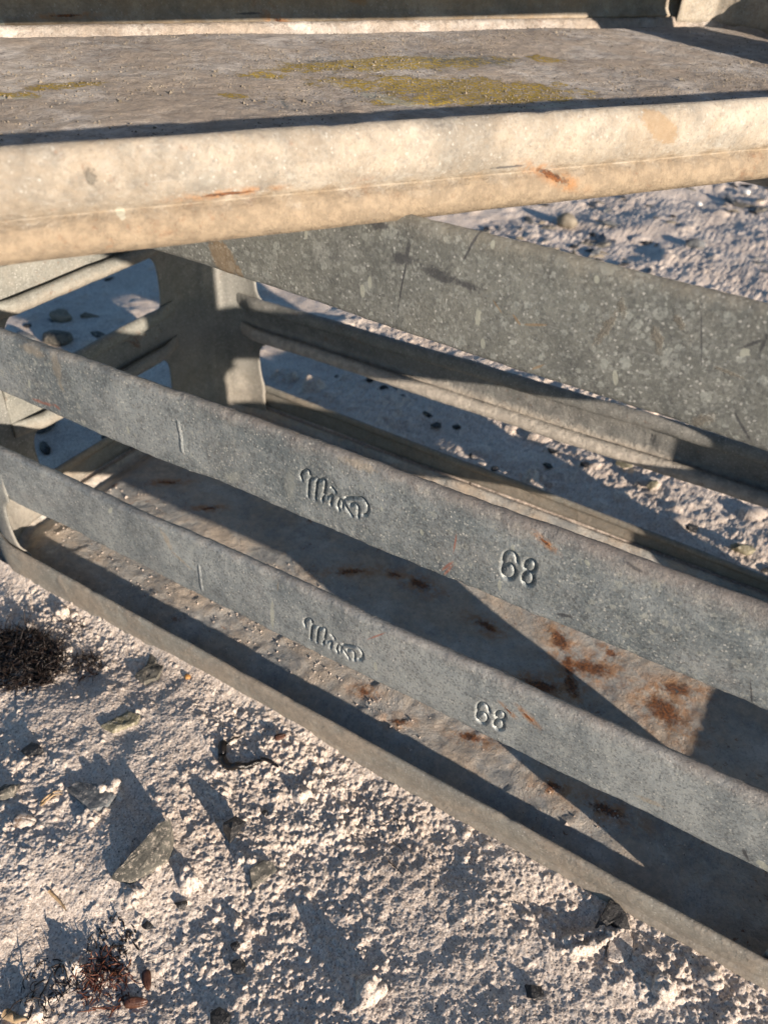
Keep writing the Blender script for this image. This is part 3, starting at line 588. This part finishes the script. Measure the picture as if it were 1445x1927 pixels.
M_limpet = simple('banded_shell', (.16, .11, .08), (.62, .56, .50), 190, .35, .0003, 500)
M_stick = simple('tan_stick', (.25, .17, .09), (.42, .31, .19), 120, .8, .0003, 500)
M_pebble = simple('brown_grey_pebble', (.17, .15, .115), (.27, .24, .19), 50, .8, .0005, 200)
M_white = simple('white_pebble', (.75, .75, .72), (.85, .85, .83), 50, .5, .0002, 200)
M_sandc = sn.m
M_amber = simple('amber_pebble', (.35, .17, .05), (.5, .28, .1), 50, .5, .0003, 200)

def rock(name, x, y, size, mat, label, cat='stone', seed=0, rot=0, sink=.3, angular=False, group=None, lvl=3, tilt=(0, 0)):
    r = random.Random(seed); bm = bmesh.new()
    if angular:
        for _ in range(16):
            v = Vector((r.gauss(0, 1), r.gauss(0, 1), r.gauss(0, 1))).normalized() * r.uniform(.85, 1.0); bm.verts.new(v)
        bmesh.ops.convex_hull(bm, input=bm.verts)
        bmesh.ops.subdivide_edges(bm, edges=bm.edges[:], cuts=3, use_grid_fill=True)
        bmesh.ops.triangulate(bm, faces=bm.faces[:])
    else: bmesh.ops.create_icosphere(bm, subdivisions=lvl, radius=1)
    P = np.array([v.co[:] for v in bm.verts])
    nz = fbm(P[:, 0] * 1.6 + seed, P[:, 1] * 1.6 + P[:, 2] * 1.1, seed, 3) * (.28 if not angular else .08) + fbm(P[:, 0] * 6 + P[:, 2] * 5, P[:, 1] * 6, seed + 3, 2) * .05
    for v, k in zip(bm.verts, nz):
        v.co *= (1 + float(k)); v.co.x *= size[0]; v.co.y *= size[1]; v.co.z *= size[2]
    me = bpy.data.meshes.new(name); bm.to_mesh(me); bm.free(); me.materials.append(mat)
    me.polygons.foreach_set('use_smooth', [not angular] * len(me.polygons))
    o = bpy.data.objects.new(name, me); COL.objects.link(o)
    o.location = (x, y, gz(x, y) + size[2] * (1 - 2 * sink)); o.rotation_euler = (tilt[0], tilt[1], rot)
    tag(o, label, cat, group); return o

def slab(name, poly, thick, mat, label, cat='stone', tilt=None, z0=None, seed=0, wrinkle=.0008):
    """flat irregular slab; top face is a fine grid inside the polygon; tilt=(direction xy, slope)"""
    n = len(poly); cx = sum(p[0] for p in poly) / n; cy = sum(p[1] for p in poly) / n
    ring = []
    for i in range(n):
        a = Vector(poly[i]); b = Vector(poly[(i + 1) % n])
        for k in range(5): ring.append(a.lerp(b, k / 5))
    rr = len(ring); rings = []
    r = random.Random(seed); jit = [1 + r.uniform(-.02, .02) for _ in ring]
    def surf(px, py): 
        z = float(vn2(px * 160, py * 160, seed)) * wrinkle * 2 + float(vn2(px * 60, py * 300, seed + 1)) * wrinkle
        if tilt: z += ((px - cx) * tilt[0] + (py - cy) * tilt[1])
        return z
    V = []; F = []
    base = z0 if z0 is not None else gz(cx, cy)
    for f, dz in ((1.02, -thick - .004), (1.04, -thick * .5), (1.0, -.0006), (.97, 0), (.8, .0003), (.55, .0004), (.3, .0002)):
        for q, p in enumerate(ring):
            px = cx + (p.x - cx) * f * jit[q]; py = cy + (p.y - cy) * f * jit[q]
            V.append((px, py, base + thick + dz + surf(px, py)))
        rings.append(len(V) - rr)
    for a, b in zip(rings[:-1], rings[1:]):
        for q in range(rr): F.append((a + q, a + (q + 1) % rr, b + (q + 1) % rr, b + q))
    V.append((cx, cy, base + thick + surf(cx, cy))); c0 = len(V) - 1
    for q in range(rr): F.append((rings[-1] + q, rings[-1] + (q + 1) % rr, c0))
    V2 = [(v[0] - cx, v[1] - cy, v[2] - base) for v in V]
    o = mesh_obj(name, V2, F, mat, smooth=False); o.location = (cx, cy, base); tag(o, label, cat); return o

slab('stone', GP['slate270'], .011, M_slate, 'large grey green slate wedge standing tilted out of the sand at lower left', tilt=(-.45, .32), z0=gz(.385, -.155) - .001, seed=2)
slab('stone', GP['slate290'], .0035, M_slate, 'flat green slate flake half under sand just outside the front rim', tilt=(.05, -.05), z0=.002, seed=5)
slab('stone', GP['slate240'], .003, M_slate_olive, 'small olive slate flake dusted with sand below the green flake', z0=gz(.277, -.08) + .0, seed=8)
slab('stone', GP['slab185'], .004, M_slate_blue, 'flat blue grey slab in shade above the tilted slate wedge', z0=gz(.305, -.148) + .0005, seed=9)
slab('stone', GP['stone1165'], .0035, M_sandc, 'rounded flat stone coated with sand beside the crescent ridges', z0=gz(.705, -.03), seed=11)
slab('stone', GP['flap'], .006, M_dark, 'black pointed stone flake against the rim behind the crescent ridges', tilt=(-.1, .35), z0=gz(.694, -.016), seed=12)
slab('stone', GP['chip495'], .0035, M_slate, 'thin grey slate chip with a pale broken edge beside sandy clods', tilt=(-.3, .2), z0=gz(.457, -.124) + .001, seed=13)
rock('stone', .4209, -.1118, (.0125, .0115, .011), M_dark, 'jagged black lump casting a shadow between clods', 'stone', 21, .4, .15, True)
for (x, y, s, lab) in ((.4215, -.1727, .0055, 'small black pebble below the tilted slate wedge'), (.4122, -.1965, .0048, 'small black pebble tucked under a sandy clod near the slate wedge'),
                       (.4734, -.1746, .004, 'smaller of two black pebbles one above the other on smooth sand'), (.4839, -.1835, .0068, 'larger of two black pebbles one above the other on smooth sand'),
                       (.4946, -.2159, .0085, 'black pebble at the bottom edge dusted with sand'), (.4291, -.0823, .0036, 'tiny black pebble between the kelp strip and the jagged lump'),
                       (.6640, -.0925, .0075, 'black pebble half sunk near the bottom edge in smooth sand')):
    rock('pebble', x, y, (s, s * .85, s * .55), M_dark, lab, 'pebble', int(x * 9999), .3, .32, True)
rock('pebble', .2886, -.0142, (.0032, .0026, .0022), M_amber, 'tiny amber pebble beside the green slate flake', 'pebble', 31)
rock('pebble', .2337, -.1425, (.011, .008, .006), M_dark, 'black rough stone at the left edge above the curved stick', 'stone', 33, .5, .3, True)
rock('pebble', .2494, -.1798, (.010, .008, .005), M_slate, 'mossy brown stone at the left edge above the banded shell', 'stone', 34, .9, .3, True)
# stones behind the crates
rock('stone', .1182, 1.3687, (.024, .020, .017), M_pebble, 'round brown stone with a long shadow on sand behind the crates', 'stone', 41, 0, .15)
rock('stone', -.3874, .4457, (.0175, .014, .011), M_pebble, 'rounded stone in blue shade seen above the end slat', 'stone', 42, .3, .2)
rock('stone', -.328, .3849, (.022, .016, .012), M_slate, 'grey green stone touching the middle slat in the shaded gap', 'stone', 43, .5, .2)
rock('stone', -.3686, .3561, (.020, .015, .011), M_slate_blue, 'blue grey stone left of the green stone in the shaded gap', 'stone', 44, .1, .25)
rock('stone', -.1124, .1722, (.015, .006, .006), M_dark, 'long black stone lying in the gap below the middle slat', 'stone', 45, -.5, .2)
rock('stone', -.1497, .2050, (.012, .016, .012), M_slate_blue, 'dark blue stone behind the crate end below the middle slat', 'stone', 46, .2, .2)
rock('stone', -.06, .235, (.014, .011, .007), M_dark, 'dark stone deep in shade at the foot of the crate end', 'stone', 47, .2, .2)
rock('stone', .5164, .5495, (.013, .010, .008), M_slate_olive, 'olive stone just under the back slat seen through the crate', 'stone', 48, .2, .3, True)
rock('stone', .5595, .520, (.010, .008, .006), M_slate_olive, 'small olive stone chip on sand behind the back rim', 'stone', 49, .8, .25, True)
rock('stone', .681, .4558, (.015, .009, .008), M_slate_olive, 'yellowish stone close behind the back rim at right', 'stone', 50, .3, .2, True)
rock('pebble', .3959, 1.826, (.0075, .0075, .007), M_white, 'bright white round pebble just under the upper crate rim at right', 'pebble', 51, 0, .1)
rock('pebble', .3225, 1.673, (.007, .006, .005), M_white, 'small white pebble left of the brighter one on far sand', 'pebble', 52, 0, .1)
rock('stone', .3839, 1.3956, (.024, .017, .012), M_slate_blue, 'square dark stone on the far sand at right', 'stone', 53, .3, .25, True)
rock('stone', .1941, 1.406, (.034, .010, .006), M_slate_blue, 'thin flat dark stone right of the round brown stone', 'stone', 54, .1, .2, True)
rock('stone', .6115, .700, (.022, .012, .010), M_dark, 'black stone behind the slats near the right edge', 'stone', 55, .4, .3, True)
for k, (x, y) in enumerate(GP['pebs']):
    if y < .41: continue
    s = .0055 + .003 * rnd.random()
    rock('pebble', x, y, (s * 1.3, s, s * .6), M_dark, 'small dark pebble on the sand strip seen between the front slats', 'pebble', 60 + k, rnd.random() * 3, .35, True, 'dark pebbles behind the back rim')
protos = [rock('pebble', .1 + .05 * k, 1.2, (.010 + .002 * k, .006, .0035 + .0008 * (k % 3)), [M_dark, M_slate_blue, M_pebble, M_slate][k % 4], 'small dark scrap of stone or weed lying on pale sand behind the crates', 'pebble', 80 + k, k, .3, True,
          'dark scraps scattered over the far sand') for k in range(6)]
n = 0; att = 0
while n < 225 and att < 5000:
    att += 1
    zone = rnd.random()
    if zone < .68: x, y = rnd.uniform(-.3, .60), rnd.uniform(1.0, 2.0)
    elif zone < .92: x, y = rnd.uniform(-.85, -.25), rnd.uniform(.35, .95)
    else: x, y = rnd.uniform(.05, .75), rnd.uniform(.42, .62)
    if fbm(x * 5, y * 5, 123, 2) < rnd.uniform(-.35, .2): continue
    o = protos[n % 6].copy(); COL.objects.link(o)
    s = (rnd.uniform(.5, 1.5) + (1.2 if rnd.random() < .12 else 0)) * (.5 if .42 < y < .62 and x > 0 else 1)
    o.scale = (s, s * rnd.uniform(.7, 1.2), s); o.rotation_euler = (0, 0, rnd.uniform(0, 6)); o.location = (x, y, gz(x, y) + .001); n += 1

# kelp, weed, shells, sticks
def strand_obj(name, strands, mat, label, cat, k=4, loc=None):
    V, F = [], []
    for pts, r in strands: tube(V, F, pts, r, k)
    loc = loc or strands[0][0][0]
    V = [Vector(v) - Vector(loc) for v in V]
    o = mesh_obj(name, V, F, mat); o.location = loc; tag(o, label, cat); return o
def on_ground(pts, dz=.001): return [(x, y, gz(x, y) + dz) for x, y in pts]
kp = smooth_stroke(GP['kelp'], 5); kz = max(gz(x, y) for x, y in GP['kelp'])
strand_obj('kelp_strip', [([(x, y, gz(x, y) + .0015 + .001 * math.sin(i)) for i, (x, y) in enumerate(kp)], .0036), ([(x, y, gz(x, y) + .004) for x, y in smooth_stroke(GP['kelp2'], 5)], .0012)],
           M_kelp, 'shiny black curled strip of kelp on the lumpy sand', 'seaweed', 7)
def tangle(name, cx, cy, rx, ry, h, num, mat, label, seed, r0=.0005, L=.03):
    r = random.Random(seed); st = []
    for _ in range(num):
        a = r.uniform(0, 6.283); q = math.sqrt(r.random()); x = cx + rx * q * math.cos(a); y = cy + ry * q * math.sin(a)
        z = gz(x, y) + r.random() * h * (1 - q * .7)
        d = Vector((r.gauss(0, 1), r.gauss(0, 1), r.gauss(0, .45))).normalized(); pts = []; p = Vector((x, y, z)); ax = Vector((r.gauss(0, 1), r.gauss(0, 1), r.gauss(0, 1))).normalized()
        cur = r.uniform(-.5, .5); nn = r.randint(6, 11); stp = L * r.uniform(.4, 1) / nn
        for i in range(nn):
            pts.append(p.copy()); d = (Matrix.Rotation(cur + r.gauss(0, .25), 3, ax) @ d); p = p + d * stp; p.z = max(p.z, gz(p.x, p.y) - .0008)
        st.append((pts, r0 * r.uniform(.6, 1.4)))
    return strand_obj(name, st, mat, label, 'seaweed', 4, (cx, cy, gz(cx, cy)))
tangle('seaweed_clump', .142, -.078, .044, .032, .009, 950, M_weed, 'dense black seaweed tangle at the left edge of the sand', 1, .0005, .026)
tangle('seaweed_clump', .196, -.050, .016, .012, .006, 120, M_weed, 'loose black wisps of seaweed beside the dense tangle', 2, .0004, .022)
tangle('seaweed_clump', .413, -.240, .020, .017, .005, 110, M_rweed, 'red brown seaweed sprigs near the bottom left corner', 3, .00055, .020)
tangle('seaweed_clump', .385, -.262, .022, .018, .004, 60, M_weed, 'dark thin weed twigs in the bottom left corner', 4, .0005, .022)
tangle('seaweed_clump', .402, -.219, .020, .016, .003, 60, M_weed, 'dark weed crumbs just above the red brown sprigs', 6, .0007, .010)
tangle('seaweed_clump', .150, -.028, .022, .012, .004, 46, M_weed, 'thin dark sprigs beside the rim above the dense tangle', 7, .0003, .016)
strand_obj('thread', [(on_ground([(0.4266, -0.2154), (0.4339, -0.2075), (0.4405, -0.1963), (0.4466, -0.1839)], .0022), .00028)], M_shell, 'fine white thread lying on smooth sand', 'thread')
strand_obj('hair_weed', [(on_ground(smooth_stroke([(0.5136, -0.0384), (0.5196, -0.0319), (0.5267, -0.0382), (0.5259, -0.0467), (0.5345, -0.0491), (0.5427, -0.0552)], 5), .0016), .0004)], M_weed, 'curly black hair of weed below the rim', 'seaweed')
strand_obj('hair_weed', [(on_ground(smooth_stroke([(0.5313, -0.0639), (0.5397, -0.0661), (0.5479, -0.0683)], 4), .0014), .0004), (on_ground([(.5360, -.0610), (.5385, -.0680)], .0014), .0003)], M_weed, 'short black weed hair under the curly one', 'seaweed')
strand_obj('stick', [(on_ground(smooth_stroke(GP['twig100'], 4), .002), .0011), (on_ground([(x + .002, y - .002) for x, y in smooth_stroke(GP['twig100'], 4)], .0018), .0009)], M_stick, 'curved pale tan stick above the banded shell', 'stick', 6)
strand_obj('stick', [(on_ground(smooth_stroke(GP['stick115'], 4), .0014), .0012)], M_stick, 'small tan twig left of the seaweed sprigs', 'stick', 6)
strand_obj('stick', [(on_ground(smooth_stroke(GP['worm'], 4), .003), .0032)], M_stick, 'thick knobbly tan twig in the bottom left corner', 'stick', 7)
def half_shell(name, x, y, a, b, h, rot, mat, label, tilt=(0, 0), spiral=False):
    G = np.zeros((17, 13, 3))
    for i in range(17):
        for j in range(13):
            u = 2 * math.pi * i / 16; t = j / 12
            rr = math.sin(t * math.pi / 2); sk = 1 + .35 * math.cos(u)
            G[i, j] = (a * rr * math.cos(u) * sk - a * .3 * (1 - t), b * rr * math.sin(u), h * math.cos(t * math.pi / 2) + .0002 * math.sin(t * 40))
    o = grid_obj(name, G, mat, None, solid=.0007); o.location = (x, y, gz(x, y) + .001); o.rotation_euler = (tilt[0], tilt[1], rot); tag(o, label, 'shell'); return o
half_shell('shell', .4377, -.2381, .0075, .0035, .0035, .6, M_mussel, 'brown mussel shell standing on edge right of the red sprigs', (.9, 0))
half_shell('shell', .4345, -.2215, .0065, .0030, .0025, -.7, M_mussel, 'thin brown shell fragment above the red sprigs', (.3, .1))
half_shell('shell', .2779, -.1908, .0085, .0062, .0035, .5, M_limpet, 'banded oval shell with a pearly edge at the left', (0, .15))
half_shell('shell', .3987, -.0242, .0050, .0026, .0022, .9, M_mussel, 'red brown shell chip between the kelp and the rim', (.2, 0))

# loose grit lying on the trays (nobody could count it)
def grit(name, parent, XYZ, num, seed, label_mat, xr, yr, sz=(.0006, .0018), dens=None):
    r = random.Random(seed); V = []; F = []; Xg, Yg, Zg = XYZ; ny = Xg.shape[1]
    ico = [(0, 0, 1), (.9, 0, .2), (-.3, .85, .2), (-.3, -.85, .2), (0, 0, -.6)]; fc = [(0, 1, 2), (0, 2, 3), (0, 3, 1), (4, 2, 1), (4, 3, 2), (4, 1, 3)]
    n = 0
    while n < num:
        x = r.uniform(*xr); y = r.uniform(*yr)
        if dens is not None and float(fbm(x * 14, y * 14, dens, 3)) < r.uniform(-.2, .35): continue
        i = min(max(int((x - X0 - .0035) / .0025), 0), Xg.shape[0] - 1); j = min(max(int((y - Y0 - .0035) / .0025), 0), ny - 1)
        z = float(Zg[i, j]) + .0007; s = r.uniform(*sz) * (2.0 if r.random() < .04 else 1); a = r.uniform(0, 6.28); b = len(V)
        for (px, py, pz) in ico:
            k = s * r.uniform(.7, 1.2); V.append((x + k * (px * math.cos(a) - py * math.sin(a)), y + k * (px * math.sin(a) + py * math.cos(a)), z + k * pz * .8))
        F += [tuple(b + q for q in f) for f in fc]; n += 1
    o = mesh_obj(name, V, F, label_mat, smooth=False)
    o.matrix_world = parent
    tag(o, kind='stuff'); return o
o = grit('sand_grit', Matrix.Identity(4), low_xyz, 700, 5, sn.m, (X0 + .03, X1 - .03), (.008, .17), dens=5)
tag(o, 'pale sand grit strewn over the rusty floor of the lower crate', 'sand')
o = grit('sand_grit', TU, up_xyz, 5000, 6, M_pebble, (0.0, .8), (.01, .385), (.0004, .0011), dens=8)
tag(o, 'fine brown grit scattered on the lichened floor of the upper crate', 'grit')
